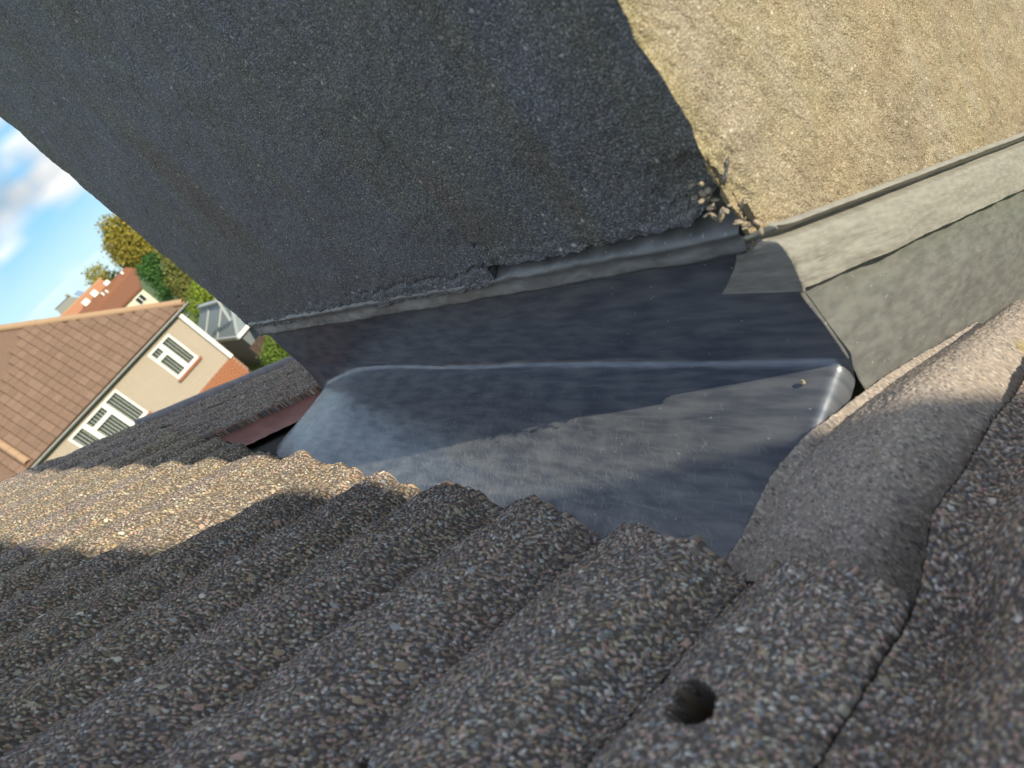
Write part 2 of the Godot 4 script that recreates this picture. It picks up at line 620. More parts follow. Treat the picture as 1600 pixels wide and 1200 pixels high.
	M.grey_frame = mat(Color(0.38, 0.41, 0.40), 0.5)
	M.blue_sheet = mat(Color(0.26, 0.33, 0.44), 0.4)
	M.grey_wall = mat(Color(0.16, 0.18, 0.19), 0.8)
	M.verge = rough_mat(Color(0.19, 0.17, 0.175), Color(0.28, 0.255, 0.26), 0.03, 4.0, 0.02, 0.9, 59)
	M.fence = rough_mat(Color(0.05, 0.03, 0.025), Color(0.10, 0.06, 0.045), 0.03, 1.0, 0.0, 0.9, 53)
	M.grass = rough_mat(Color(0.06, 0.10, 0.02), Color(0.12, 0.17, 0.045), 0.03, 0.3, 0.0, 0.95, 55)
	M.paving = rough_mat(Color(0.42, 0.40, 0.35), Color(0.55, 0.52, 0.46), 0.03, 0.6, 0.0, 0.9, 57)
	M.bark = mat(Color(0.08, 0.06, 0.045), 0.95)
	m = tinted(0.8)
	m.backlight_enabled = true
	m.backlight = Color(0.8, 0.8, 0.4)
	M.leaf = m
	M.jacket = mat(Color(0.14, 0.135, 0.135), 0.9)

# ---------------------------------------------------------------- ground, far houses, trees
func ground_and_far() -> void:
	var gp := PackedVector3Array()
	for j in 41:
		for i in 61:
			var x := -300.0 + 20.0 * i
			gp.append(Vector3(x, -6.9 - 0.055 * maxf(0.0, x - 75.0) * (1.0 - 0.3 * smoothstep(200.0, 900.0, x)), -400.0 + 20.0 * j))
	setting("ground", sheet(gp, 61, 41), M.grass)
	setting("garden_path", box(Vector3(0.9, 0.06, 9.0)), M.paving, Vector3(53.5, -6.87, 13.0))

	# long red roofed house behind, with a cream wall and white vents near its ridge
	var h := thing("red_roofed_house", "long house with brown red roof and cream wall behind the hipped roof", "house", Vector3(54, -6.9, 9))
	var o := Vector3(54, -6.9, 9)
	part("wall", box(Vector3(6.0, 3.55, 9.0)), M.cream, h, Vector3(3.05, 1.78, -2.65))
	part("roof", prism([Vector3(53.8, -3.34, 0.4) - o, Vector3(53.8, -3.34, 10.9) - o, Vector3(56.6, -2.32, 12.3) - o, Vector3(57.0, -1.86, 11.95) - o, Vector3(57.0, -1.86, 0.4) - o], Vector3(0.05, -0.14, 0)), M.far_roof, h)
	part("roof", prism([Vector3(57.05, -1.93, 1.0) - o, Vector3(57.6, -1.90, 10.3) - o, Vector3(60.0, -1.33, 10.75) - o, Vector3(60.0, -1.33, 1.0) - o], Vector3(0.05, -0.2, 0)), M.far_orange, h).set_meta("label", "sunlit orange upper roof slope")
	part("ridge_line", bar(Vector3(60.0, -1.30, 1.0) - o, Vector3(60.0, -1.30, 10.8) - o, 0.25, 0.12), M.hip, h)
	for a in [[Vector3(57.0, -1.55, 9.05), 0.55, 0.42], [Vector3(57.1, -1.58, 8.2), 0.6, 0.40], [Vector3(57.0, -1.62, 10.2), 0.5, 0.3], [Vector3(56.5, -1.95, 9.3), 0.16, 0.3], [Vector3(56.4, -2.0, 9.6), 0.16, 0.24], [Vector3(56.7, -1.85, 11.4), 0.2, 0.22]]:
		part("vent", box(Vector3(0.3, a[2], a[1] * 0.8)), M.white, h, a[0] - o + Vector3(0, -0.12, 0))
	var w := part("window", box(Vector3(0.08, 0.66, 0.74)), M.white, h, Vector3(54.02, -3.93, 10.25) - o)
	for k in [-1, 1]:
		part("pane", box(Vector3(0.04, 0.5, 0.26)), M.room, w, Vector3(-0.05, 0, 0.17 * k))
	part("gable_return", box(Vector3(4.0, 3.4, 0.15)), M.cream, h, Vector3(56.1, -5.2, 10.84) - o)

	# grey roofed house further off
	h = thing("grey_roofed_house", "small far grey roofed house on the skyline left of the orange roof", "house", Vector3(95, -6.9, 12.2))
	part("roof", prism([Vector3(-0.6, 4.95, -1.5), Vector3(-0.6, 4.95, 1.35), Vector3(1.6, 5.72, 1.0), Vector3(1.6, 5.72, -1.1)], Vector3(0.05, -0.15, 0)), M.slate, h)
	part("wall", box(Vector3(3, 4.9, 2.7)), M.cream, h, Vector3(1.4, 2.44, -0.05))
	part("ridge_line", bar(Vector3(1.6, 5.76, -1.2), Vector3(1.6, 5.76, 1.1), 0.2, 0.12), M.gutter, h)
	part("chimney", box(Vector3(0.4, 0.8, 0.35)), M.slate, h, Vector3(1.7, 5.7, 1.0))
	part("solar_panel", prism([Vector3(-0.5, 5.02, 1.5), Vector3(-0.5, 5.02, 2.2), Vector3(1.2, 5.55, 2.2), Vector3(1.2, 5.55, 1.5)], Vector3(0, -0.08, 0)), M.blue_sheet, h)

	# trees and shrubs
	var yl := Color(0.25, 0.19, 0.03)
	var yl2 := Color(0.13, 0.14, 0.03)
	tree("autumn_tree", "large yellow autumn tree rising above the red roof beside the chimney", Vector3(66, -6.9, 16.6), 7.6, [[Vector3(0, 4.6, -0.6), 1.9, 0.8], [Vector3(0, 6.0, -0.2), 1.7, 0.9], [Vector3(0, 5.9, 1.4), 1.8, 0.5], [Vector3(0.6, 4.2, 1.6), 2.0, 0.2], [Vector3(-0.6, 5.3, -1.1), 1.4, 1.0], [Vector3(0, 7.0, 1.2), 1.2, 0.6], [Vector3(0, 3.6, 3.5), 2.2, 0.1], [Vector3(0, 6.4, -1.6), 1.2, 1.0], [Vector3(0, 5.2, -2.0), 1.1, 0.8], [Vector3(0.3, 7.3, -0.6), 1.3, 0.9], [Vector3(0, 4.4, -1.2), 1.3, 0.4]], 16000, 0.15, yl2, yl, 3)
	tree("autumn_tree", "smaller yellow green tree at the end of the orange roof", Vector3(72, -6.9, 12.9), 6.4, [[Vector3(0, 5.6, 0.0), 1.1, 0.7], [Vector3(0, 4.7, -0.3), 0.9, 0.6], [Vector3(0, 4.2, 0.7), 1.1, 0.3], [Vector3(0, 3.6, -0.5), 0.8, 0.5]], 2600, 0.15, Color(0.12, 0.14, 0.03), Color(0.27, 0.22, 0.03), 5)
	tree("conifer", "dark green conifer in front of the red roof's far end", Vector3(47, -6.9, 10.55), 5.2, [[Vector3(0, 4.35, 0.0), 0.62, 0.7], [Vector3(0, 3.6, 0.1), 0.75, 0.4], [Vector3(0, 2.8, -0.1), 0.75, 0.3], [Vector3(0, 4.6, 0.7), 0.5, 0.5]], 4200, 0.10, Color(0.025, 0.07, 0.02), Color(0.06, 0.14, 0.03), 7)
	tree("olive_shrub", "olive green tall shrub between the conifer and the bright bush", Vector3(45, -6.9, 10.9), 4.6, [[Vector3(0, 2.9, -0.1), 0.75, 0.6], [Vector3(0, 3.6, 0.6), 0.7, 0.6], [Vector3(0, 2.2, -0.3), 0.6, 0.2], [Vector3(0, 4.3, 1.2), 0.9, 0.8]], 3800, 0.09, Color(0.09, 0.10, 0.025), Color(0.17, 0.17, 0.05), 9)
	tree("leafy_tree", "mid green tree at the chimney's edge above the pale path", Vector3(50, -6.9, 12.55), 4.4, [[Vector3(0, 3.0, -0.1), 0.75, 0.6], [Vector3(0, 2.2, 0.2), 0.7, 0.5], [Vector3(0, 3.4, 1.0), 0.8, 0.9], [Vector3(0, 1.5, -0.3), 0.5, 0.2], [Vector3(0, 4.6, 1.8), 1.2, 0.9]], 4200, 0.11, Color(0.045, 0.10, 0.02), Color(0.13, 0.20, 0.04), 11)
	tree("bright_bush", "bright yellow green bush behind the conservatory roof", Vector3(38, -6.9, 9.0), 2.8, [[Vector3(0, 1.9, -0.1), 0.75, 0.7], [Vector3(0, 1.1, 0.0), 0.8, 0.3], [Vector3(0, 2.2, 0.6), 0.7, 0.8], [Vector3(0, 0.8, -0.6), 0.6, 0.2], [Vector3(0, 1.3, 0.9), 0.7, 0.5]], 5200, 0.08, Color(0.09, 0.14, 0.015), Color(0.20, 0.24, 0.03), 13, "bush")
	tree("clipped_hedge", "rounded green hedge in front of the conservatory wall", Vector3(23.2, -6.9, 5.75), 1.8, [[Vector3(0, 1.05, -0.05), 0.42, 0.8], [Vector3(0, 0.65, 0.0), 0.45, 0.2], [Vector3(0, 1.2, 0.4), 0.45, 0.8], [Vector3(0, 0.5, 0.45), 0.5, 0.2]], 6000, 0.045, Color(0.04, 0.08, 0.01), Color(0.13, 0.18, 0.03), 17, "hedge")
	tree("spiky_shrub", "small spiky shrub top showing above the hip tiles at far left", Vector3(44, -6.9, 2.9), 6.5, [[Vector3(0, 6.55, 0.0), 0.35, 0.3], [Vector3(0, 6.5, 0.6), 0.35, 0.6], [Vector3(0, 6.0, 0.3), 0.5, 0.6]], 900, 0.12, Color(0.05, 0.09, 0.035), Color(0.10, 0.13, 0.06), 19, "bush")

	# conservatory: hipped roof of tinted sheets, pale eaves gutter
	var c0 := Vector3(26.35, -6.9, 6.2)
	h = thing("conservatory", "conservatory with grey green sheet roof and pale eaves beside the house", "conservatory", c0)
	var a0 := Vector3(0, 1.72, 0)
	var a1 := Vector3(0, 1.72, 3.4)
	var b0 := Vector3(6.0, 1.72, 0)
	var b1 := Vector3(6.0, 1.72, 3.4)
	var r0 := Vector3(1.5, 2.55, 1.3)
	var r1 := Vector3(6.0, 2.55, 1.3)
	part("roof_sheet", prism([a0, a1, r0 + Vector3(0, 0, 0.6), r0], Vector3(0, -0.04, 0)), M.poly, h)
	part("roof_sheet", prism([b0, a0, r0, r1], Vector3(0, -0.04, 0)), M.poly, h)
	part("roof_sheet", prism([a1, b1, r1, r0 + Vector3(0, 0, 0.6)], Vector3(0, -0.04, 0)), M.poly, h)
	part("roof_bar", bar(a0, r0 + Vector3(0, 0.03, 0), 0.09, 0.07), M.grey_frame, h)
	part("roof_bar", bar(a1, r0 + Vector3(0, 0.03, 0.6), 0.09, 0.07), M.grey_frame, h)
	for k in 2:
		var x := 2.6 + 1.9 * k
		part("roof_bar", bar(Vector3(x, 1.74, 0), Vector3(maxf(x, 1.5), 2.58, 1.3), 0.07, 0.06), M.grey_frame, h)
	part("ridge", bar(r0 + Vector3(-0.1, 0.06, 0), r1 + Vector3(0, 0.06, 0), 0.2, 0.12), M.grey_frame, h)
	part("eaves_gutter", bar(a0 + Vector3(-0.06, -0.05, -0.06), a1 + Vector3(-0.06, -0.05, 0), 0.1, 0.14), M.white, h)
	part("eaves_gutter", bar(a0 + Vector3(-0.05, -0.05, -0.06), b0 + Vector3(0, -0.05, -0.06), 0.1, 0.14), M.grey_frame, h)
	part("wall", box(Vector3(5.9, 1.62, 3.3)), M.grey_wall, h, Vector3(3.05, 0.82, 1.72))
	part("dome", SphereMesh.new(), M.white, h, Vector3(0.9, 2.12, 0.75))
	(h.get_node("dome").mesh as SphereMesh).radius = 0.07
	(h.get_node("dome").mesh as SphereMesh).height = 0.14
	h = thing("grey_post", "slim grey post leaning up from the conservatory roof", "post", Vector3(26.3, -6.9, 6.35))
	part("post", bar(Vector3(1.0, 2.1, 0.35), Vector3(0.9, 3.25, 0.72), 0.11, 0.11), M.grey_frame, h)
	part("bracket", bar(Vector3(1.0, 2.1, 0.35), Vector3(1.0, 2.2, 0.8), 0.08, 0.08), M.blue_sheet, h)
	h = thing("blue_canopy", "pale blue canopy sheet between conservatory and chimney", "canopy", Vector3(25.6, -6.9, 6.75))
	part("sheet", prism([Vector3(0, 1.55, 0), Vector3(0, 1.62, 0.7), Vector3(0.9, 1.8, 0.7), Vector3(0.9, 1.75, 0)], Vector3(0, -0.05, 0)), M.blue_sheet, h)
	for k in 2:
		part("leg", box(Vector3(0.06, 1.55, 0.06)), M.grey_frame, h, Vector3(0.5, 0.78, 0.08 + 0.55 * k))
	h = thing("garden_fence", "dark brown board fence behind the rounded hedge", "fence", Vector3(24.6, -6.9, 4.9))
	for k in 12:
		part("board", box(Vector3(0.03, 1.45 + 0.02 * (k % 3), 0.19)), M.fence, h, Vector3(0.01 * (k % 2), 0.73, 0.9 + 0.2 * k))
	part("rail", box(Vector3(0.05, 0.08, 2.4)), M.fence, h, Vector3(0.05, 1.1, 2.0))

# ---------------------------------------------------------------- the hipped house across the gap
func neighbour_house() -> void:
	var E0 := Vector3(25.95, -3.0, 5.80)         # the eaves corner
	var h := thing("hipped_house", "hip roofed house with brown tiles, pebbledash wall and two white windows", "house", Vector3(26.0, -6.9, 0))
	var o := h.position
	# wall: pebbledash above, brick below; front face at x = 25.98
	var fx := 26.0
	var wx := 0.24                                # wall thickness
	var vr := 5.41                                # right end of the wall
	# pieces of wall around the two window openings
	var spans := [[-8.0, -0.12, -5.43, -3.1], [2.03, 3.54, -5.43, -3.1], [4.60, vr, -5.43, -3.1], [-0.12, 2.03, -5.43, -4.56], [3.54, 4.60, -5.43, -4.59], [-0.12, 2.03, -3.25, -3.1], [3.54, 4.60, -3.28, -3.1]]
	for s in spans:
		part("wall", box(Vector3(wx, s[3] - s[2], s[1] - s[0])), M.dash, h, Vector3(fx + wx / 2, (s[2] + s[3]) / 2, (s[0] + s[1]) / 2) - o)
	part("wall", box(Vector3(0.24, 3.8, 0.0 + 13.4)), M.room, h, Vector3(fx + 1.2, -5.0, -1.3) - o).set_meta("label", "dark room behind the windows")
	part("side_wall", box(Vector3(8.0, 3.75, 0.2)), M.dash, h, Vector3(fx + 4.25, -5.0, vr - 0.1) - o)
	part("corner_strip", box(Vector3(0.10, 2.3, 0.16)), M.white, h, Vector3(fx - 0.06, -4.30, vr - 0.07) - o)
	# brick base
	part("brick_base", box(Vector3(0.26, 1.5, 13.4)), M.joint, h, Vector3(fx + 0.15, -6.18, vr - 6.7) - o)
	var base := h.get_node("brick_base")
	for row in 12:
		for k in 8:
			var z := vr - 0.115 - 0.235 * k - (0.117 if row % 2 else 0.0)
			part("brick", box(Vector3(0.10, 0.065, 0.222)), M.brick, base, Vector3(fx - 0.02, -5.47 - 0.077 * row, z) - o - base.position)
	# windows: y and z of frame and panes
	window(h, o, fx, -4.56, -3.25, -0.12, 2.03, [[-4.44, -3.35, 1.48, 1.93], [-3.58, -3.35, 0.60, 1.31], [-4.48, -3.72, 0.60, 1.31], [-4.44, -3.35, -0.02, 0.45]])
	window(h, o, fx, -4.59, -3.28, 3.54, 4.60, [[-4.46, -3.37, 4.17, 4.50], [-3.60, -3.37, 3.64, 3.99], [-4.49, -3.75, 3.64, 3.99]])
	# gutter, and a black strip standing in for the shade under it
	var gp := PackedVector3Array()
	for k in 2:
		for i in 9:
			var a := PI + PI * i / 8.0
			gp.append(Vector3(25.86 + cos(a) * 0.075, -3.03 + sin(a) * 0.075, -8.0 if k == 0 else 5.86) - o)
	part("gutter", sheet(gp, 9, 2), M.gutter, h)
	part("gutter_lip", box(Vector3(0.02, 0.03, 13.86)), M.grey_frame, h, Vector3(25.79, -3.02, -1.07) - o)
	part("eaves_shade", box(Vector3(0.12, 0.10, 13.5)), M.black, h, Vector3(25.96, -3.10, -1.2) - o)
	# roof deck and its tiles, 40 degrees, hip at 45 degrees in plan from the corner
	var up := Vector3(cos(deg_to_rad(40)), sin(deg_to_rad(40)), 0)
	var nrm := Vector3(-up.y, up.x, 0)
	var R := part("roof", prism([Vector3(25.93, -3.04, -9) - o, Vector3(25.93, -3.02, 5.78) - o, Vector3(32.0, -3.02 + 6.07 * 0.839, -0.29) - o, Vector3(32.0, -3.02 + 6.07 * 0.839, -9) - o], Vector3(0.1, -0.12, 0)), M.roof_red2, h)
	part("roof", prism([Vector3(25.95, -3.02, 5.80) - o, Vector3(38, -3.02, 5.80) - o, Vector3(32.0, 2.07, -0.25) - o], Vector3(0, -0.12, -0.1)), M.roof_red2, h)
	var w := 0.30
	var g := 0.315
	var tm := tile_plain(w - 0.014, g + 0.05)
	var mats := [M.roof_red, M.roof_red2, M.roof_red3, M.roof_red]
	var n := 0
	for row in 17:
		var s := 0.04 + g * row
		for k in 26:
			var z := 5.60 - w * k - 0.0
			var reach: float = 5.62 - s * cos(deg_to_rad(40))
			if z > reach or z < -1.65 or n >= 298:
				continue
			# only where the picture can see the roof
			if z < -1.75 + 0.47 * (row - 5.4):
				continue
			n += 1
			var p: Vector3 = Vector3(25.90, -3.0, z) + up * (s + g * 0.5) + nrm * (0.035 + rng.randf_range(0, 0.012))
			var t := part("tile", tm, mats[rng.randi() % 4], R, p - o)
			t.rotation = Vector3(rng.randf_range(-0.012, 0.012), rng.randf_range(-0.015, 0.015), deg_to_rad(40) - 0.05 + rng.randf_range(-0.012, 0.012))
	# hip tiles from the corner upwards
	var hd := Vector3(1, 0.839, -1)
	var hm := tube([Vector3.ZERO, hd.normalized() * 0.42], 0.13, 10)
	for k in 20:
		part("hip_tile", hm, M.hip, R, E0 + Vector3(-0.02, 0.02 + rng.randf_range(0, 0.015), 0) + hd.normalized() * (0.05 + 0.40 * k) - o)
	# mortar bedded tiles up the verge of the lower roof at the far left
	for k in 8:
		var p := Vector3(25.90, -2.99, -1.30) + up * (0.1 + 0.44 * k) + nrm * 0.08
		part("verge_tile", tube([p - o, p + up * 0.43 - o], 0.12, 8), M.hip, R)

func tile_plain(w: float, l: float) -> ArrayMesh:   # x runs up the slope
	var st := begin()
	var hw := w / 2
	var hl := l / 2
	var t := 0.018
	var c := 0.006
	var top := [Vector3(-hl + c, t, -hw + c), Vector3(-hl + c, t, hw - c), Vector3(hl, t, hw - c), Vector3(hl, t, -hw + c)]
	var rim := [Vector3(-hl, t - c, -hw), Vector3(-hl, t - c, hw), Vector3(hl, t - c, hw), Vector3(hl, t - c, -hw)]
	var low := [Vector3(-hl, -t, -hw), Vector3(-hl, -t, hw), Vector3(hl, -t, hw), Vector3(hl, -t, -hw)]
	quad(st, top[3], top[2], top[1], top[0])
	for i in 4:
		var j := (i + 1) % 4
		quad(st, top[i], top[j], rim[j], rim[i])
		quad(st, rim[i], rim[j], low[j], low[i])
	return done(st)

func window(h: Node3D, o: Vector3, fx: float, y0: float, y1: float, z0: float, z1: float, panes: Array) -> void:
	var w := part("window", box(Vector3(0.02, y1 - y0 - 0.02, z1 - z0 - 0.02)), M.black, h, Vector3(fx + 0.30, (y0 + y1) / 2, (z0 + z1) / 2) - o)
	var q := o + w.position
	var x := fx + 0.05
	for s in [[y0, y0 + 0.10, z0, z1], [y1 - 0.08, y1, z0, z1], [y0 + 0.10, y1 - 0.08, z0, z0 + 0.09], [y0 + 0.10, y1 - 0.08, z1 - 0.09, z1]]:
		part("frame", box(Vector3(0.07, s[1] - s[0], s[3] - s[2])), M.white, w, Vector3(x, (s[0] + s[1]) / 2, (s[2] + s[3]) / 2) - q)
	# mullions fill the gaps between panes
	var seen := {}
	for p in panes:
		if p[2] > z0 + 0.3 and not seen.has(p[2]):
			seen[p[2]] = true
			part("mullion", box(Vector3(0.075, y1 - y0 - 0.18, 0.18)), M.white, w, Vector3(x - 0.004, (y0 + y1) / 2 + 0.01, p[2] - 0.09) - q)
		if p[0] > y0 + 0.4:
			part("transom", box(Vector3(0.07, 0.13, p[3] - p[2])), M.white, w, Vector3(x - 0.002, p[0] - 0.065, (p[2] + p[3]) / 2) - q)
	for p in panes:
		part("pane", box(Vector3(0.008, p[1] - p[0] + 0.02, p[3] - p[2] + 0.02)), M.glass, w, Vector3(x + 0.01, (p[0] + p[1]) / 2, (p[2] + p[3]) / 2) - q)
		var z: float = p[2] + 0.04
		while z < p[3]:
			part("blind_slat", box(Vector3(0.01, p[1] - p[0] + 0.04, 0.032)), M.blind, w, Vector3(x + 0.12, (p[0] + p[1]) / 2, z) - q, Vector3(0, 0.15, 0.012))
			z += 0.115
	part("sill", box(Vector3(0.16, 0.07, z1 - z0 + 0.1)), M.sill, h, Vector3(fx - 0.06, y0 - 0.036, (z0 + z1) / 2) - o)

# ---------------------------------------------------------------- our own roof
func own_roof() -> void:
	var h := thing("tiled_roof", "granular corrugated concrete tile roof in the foreground", "roof")
	# the course above the gutter, tile by tile, then the courses that pass on either side of the chimney
	var near := [[-0.935, -0.005], [0.3515, 0.615], [0.615, 1.545], [1.545, 2.475], [2.475, 3.405], [3.405, 4.335]]
	var n := 0
	for a in near:
		n += 1
		if n == 1:
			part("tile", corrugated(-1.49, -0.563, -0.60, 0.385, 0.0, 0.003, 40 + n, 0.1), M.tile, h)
			continue
		var far: bool = a[0] > 2.0
		var skew: float = -0.03 * (a[0] - 0.6)
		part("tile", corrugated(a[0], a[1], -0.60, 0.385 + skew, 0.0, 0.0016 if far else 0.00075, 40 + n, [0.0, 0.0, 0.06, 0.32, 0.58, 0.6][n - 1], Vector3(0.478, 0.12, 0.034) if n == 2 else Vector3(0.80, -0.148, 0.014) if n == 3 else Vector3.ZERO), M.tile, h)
	for k in 6:                                   # the next course up the slope, beyond the bottom of the picture
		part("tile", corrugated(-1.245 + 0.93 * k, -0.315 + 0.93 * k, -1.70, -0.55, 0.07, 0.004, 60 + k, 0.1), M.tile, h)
	# beyond the far end of the gutter
	for k in 2:
		for c in 3:
			var u0 := 3.62 + 0.93 * k
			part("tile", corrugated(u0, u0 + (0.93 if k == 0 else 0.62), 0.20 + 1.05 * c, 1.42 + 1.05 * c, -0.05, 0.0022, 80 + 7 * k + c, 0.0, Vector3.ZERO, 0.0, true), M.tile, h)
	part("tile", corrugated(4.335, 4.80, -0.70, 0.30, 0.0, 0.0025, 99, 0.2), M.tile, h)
	# verge: mortar fillet and smooth edge tiles along the gable
	var P := PackedVector3Array()
	for j in 60:
		var v := -0.75 + 2.7 * j / 59.0
		var ue := 4.80 + (0.37 if v > 0.3 else 0.0)
		for i in 7:
			var a := PI * i / 6.0
			P.append(Vector3(ue - cos(a) * 0.07, slope_y(v) - 0.09 + 0.075 * sin(a) + 0.004 * lump.get_noise_2d(v * 400, i * 30.0), v) * K)
	part("verge_strip", sheet(P, 7, 60), M.verge, h).set_meta("label", "smooth grey verge strip along the roof edge")
	# red unweathered side lap of the tile beyond the gutter's far end
	P = PackedVector3Array()
	for j in 80:
		var v := 0.27 + 1.3 * j / 79.0
		for i in 8:
			var s := i / 7.0
			var rag := lump.get_noise_2d(v * 900.0, 5.0) * 0.022 if i == 7 else 0.0
			P.append(Vector3(3.66 - 0.25 * s + rag, slope_y(v) - 0.055 - 0.035 * sin(PI * s) - 0.09 * s, v) * K)
	part("side_lap", sheet(P, 8, 80), M.terracotta, h).set_meta("label", "smooth red brown side lap of the tile beyond the gutter")
	part("dark_filler", box(Vector3(0.72, 0.03, 2.0) * K), M.dark_filler, h, Vector3(3.45, -1.42, 1.0) * K, Vector3(0.48, 0, 0))  # near-black box added to stand in for the shade in the gap
	# smooth pink-brown edge tile beside the chimney
	var nu := 130
	var nv := 330
	P = PackedVector3Array()
	var UV := PackedVector2Array()
	var C := PackedColorArray()
	for j in nv:
		var v := 0.378 + 1.044 * mini(j, nv - 4) / (nv - 4.0)
		var fall := maxi(0, j - (nv - 5))
		for i in nu:
			var s := i / (nu - 1.0)
			var u := 0.564 + 0.105 * pow(clampf((0.82 - v) / 0.43, 0.0, 1.0), 1.15) * (1.0 - s) - 0.275 * s
			var y := -0.925 - 0.22 * (v - 0.385) - 0.23 * maxf(0.0, v - 0.68) - 0.23 * maxf(0.0, v - 0.81)
			y -= 0.085 * (1.0 - smoothstep(0.36, 0.62, v)) + 0.05 * (1.0 - smoothstep(0.38, 0.85, v)) * smoothstep(0.05, 0.4, s)
			y += 0.052 * sin(PI * clampf((s - 0.06) / 0.72, 0.0, 1.0)) - 0.02 * smoothstep(0.015, 0.07, s) - 0.075 * smoothstep(0.52, 0.80, s)
			if i == 0:
				y -= 0.035
				u -= 0.004
			y += 0.004 * lump.get_noise_2d(u * 500.0, v * 500.0) + 0.0035 * lump.get_noise_2d(u * 4000.0, v * 4000.0)
			y -= 0.10 * fall / 4.0 + (0.03 * s * s if fall else 0.0)
			P.append(Vector3(u, y, v + 0.012 * lump.get_noise_2d(u * 600.0, 3.0) - 0.05 * pow(2.0 * s - 0.9, 2.0) * smoothstep(0.9, 1.42, v)) * K)
			UV.append(Vector2(u * K / 0.3 + 0.1, v * K / 0.3))
			var moss := smoothstep(0.35, 0.8, lump.get_noise_2d(u * 260.0, v * 260.0 + 90.0) + 0.8 * smoothstep(1.25, 1.42, v) * smoothstep(0.45, 0.8, s))
			var band := smoothstep(0.25, 0.5, s) * (1.0 - smoothstep(0.6, 0.95, s))
			var c := Color(2.05, 1.66, 1.40).lerp(Color(2.65, 1.92, 1.32), band * (0.65 + 0.8 * lump.get_noise_2d(u * 200.0, v * 120.0)))
			C.append(c.lerp(Color(0.55, 0.60, 0.25), moss * 0.8))
	part("edge_tile", sheet(P, nu, nv, UV, C), M.smooth_tile, h).set_meta("label", "smooth pinkish tile with a rounded roll beside the chimney")
	# rough tile to its right, and the next ones down the slope
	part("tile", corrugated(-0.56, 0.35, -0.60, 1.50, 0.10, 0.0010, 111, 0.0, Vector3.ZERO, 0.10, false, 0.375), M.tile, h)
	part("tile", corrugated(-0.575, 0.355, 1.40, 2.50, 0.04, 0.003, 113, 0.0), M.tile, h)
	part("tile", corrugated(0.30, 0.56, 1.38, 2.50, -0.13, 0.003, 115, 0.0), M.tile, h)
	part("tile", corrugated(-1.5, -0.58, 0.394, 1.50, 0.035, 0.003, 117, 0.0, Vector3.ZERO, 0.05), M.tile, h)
	for k in 4:
		for c in 4:
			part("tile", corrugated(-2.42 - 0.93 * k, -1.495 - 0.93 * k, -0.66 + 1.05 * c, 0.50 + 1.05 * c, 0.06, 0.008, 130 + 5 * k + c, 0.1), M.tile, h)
	# boarding underneath, and the gable wall of the house down to the ground
	var dk := prism([Vector3(-5.3, -0.5, -1.8) * K, Vector3(4.75, -0.5, -1.8) * K, Vector3(4.75, -2.97, 3.3) * K, Vector3(-5.3, -2.97, 3.3) * K], Vector3(0, -0.03, 0))
	for k in 1:
		part("boarding", dk, M.dark_filler, h, Vector3(0, -0.012, 0))
	part("gable_wall", box(Vector3(2.9, 5.8, 1.4)), M.dash, h, Vector3(-0.1, -4.0, 0.1))

# ---------------------------------------------------------------- chimney, flashings, lead gutter
const CU0 := 0.616
const CU1 := 3.288
const CV0 := 0.84

func render_low(u: float) -> float:              # ragged lower edge of the render on the back face
	var y := -0.595 - 0.023 * (u - 0.69)
	if u > 1.30:
		y = -0.652 - 0.012 * (u - 1.30)
	if u > 2.02 and u < 2.50:
		y = -0.632 - 0.02 * (u - 2.02)
	if u > 2.50:
		y = -0.672 + 0.012 * (u - 2.5)
	y += 0.022 * (1.0 - smoothstep(0.0, 0.05, absf(u - 1.30)))
	# the corner is broken away
	y += 0.055 * (1.0 - smoothstep(0.62, 0.70, u))
	return y + 0.010 * lump.get_noise_2d(u * 700.0, 9.0)

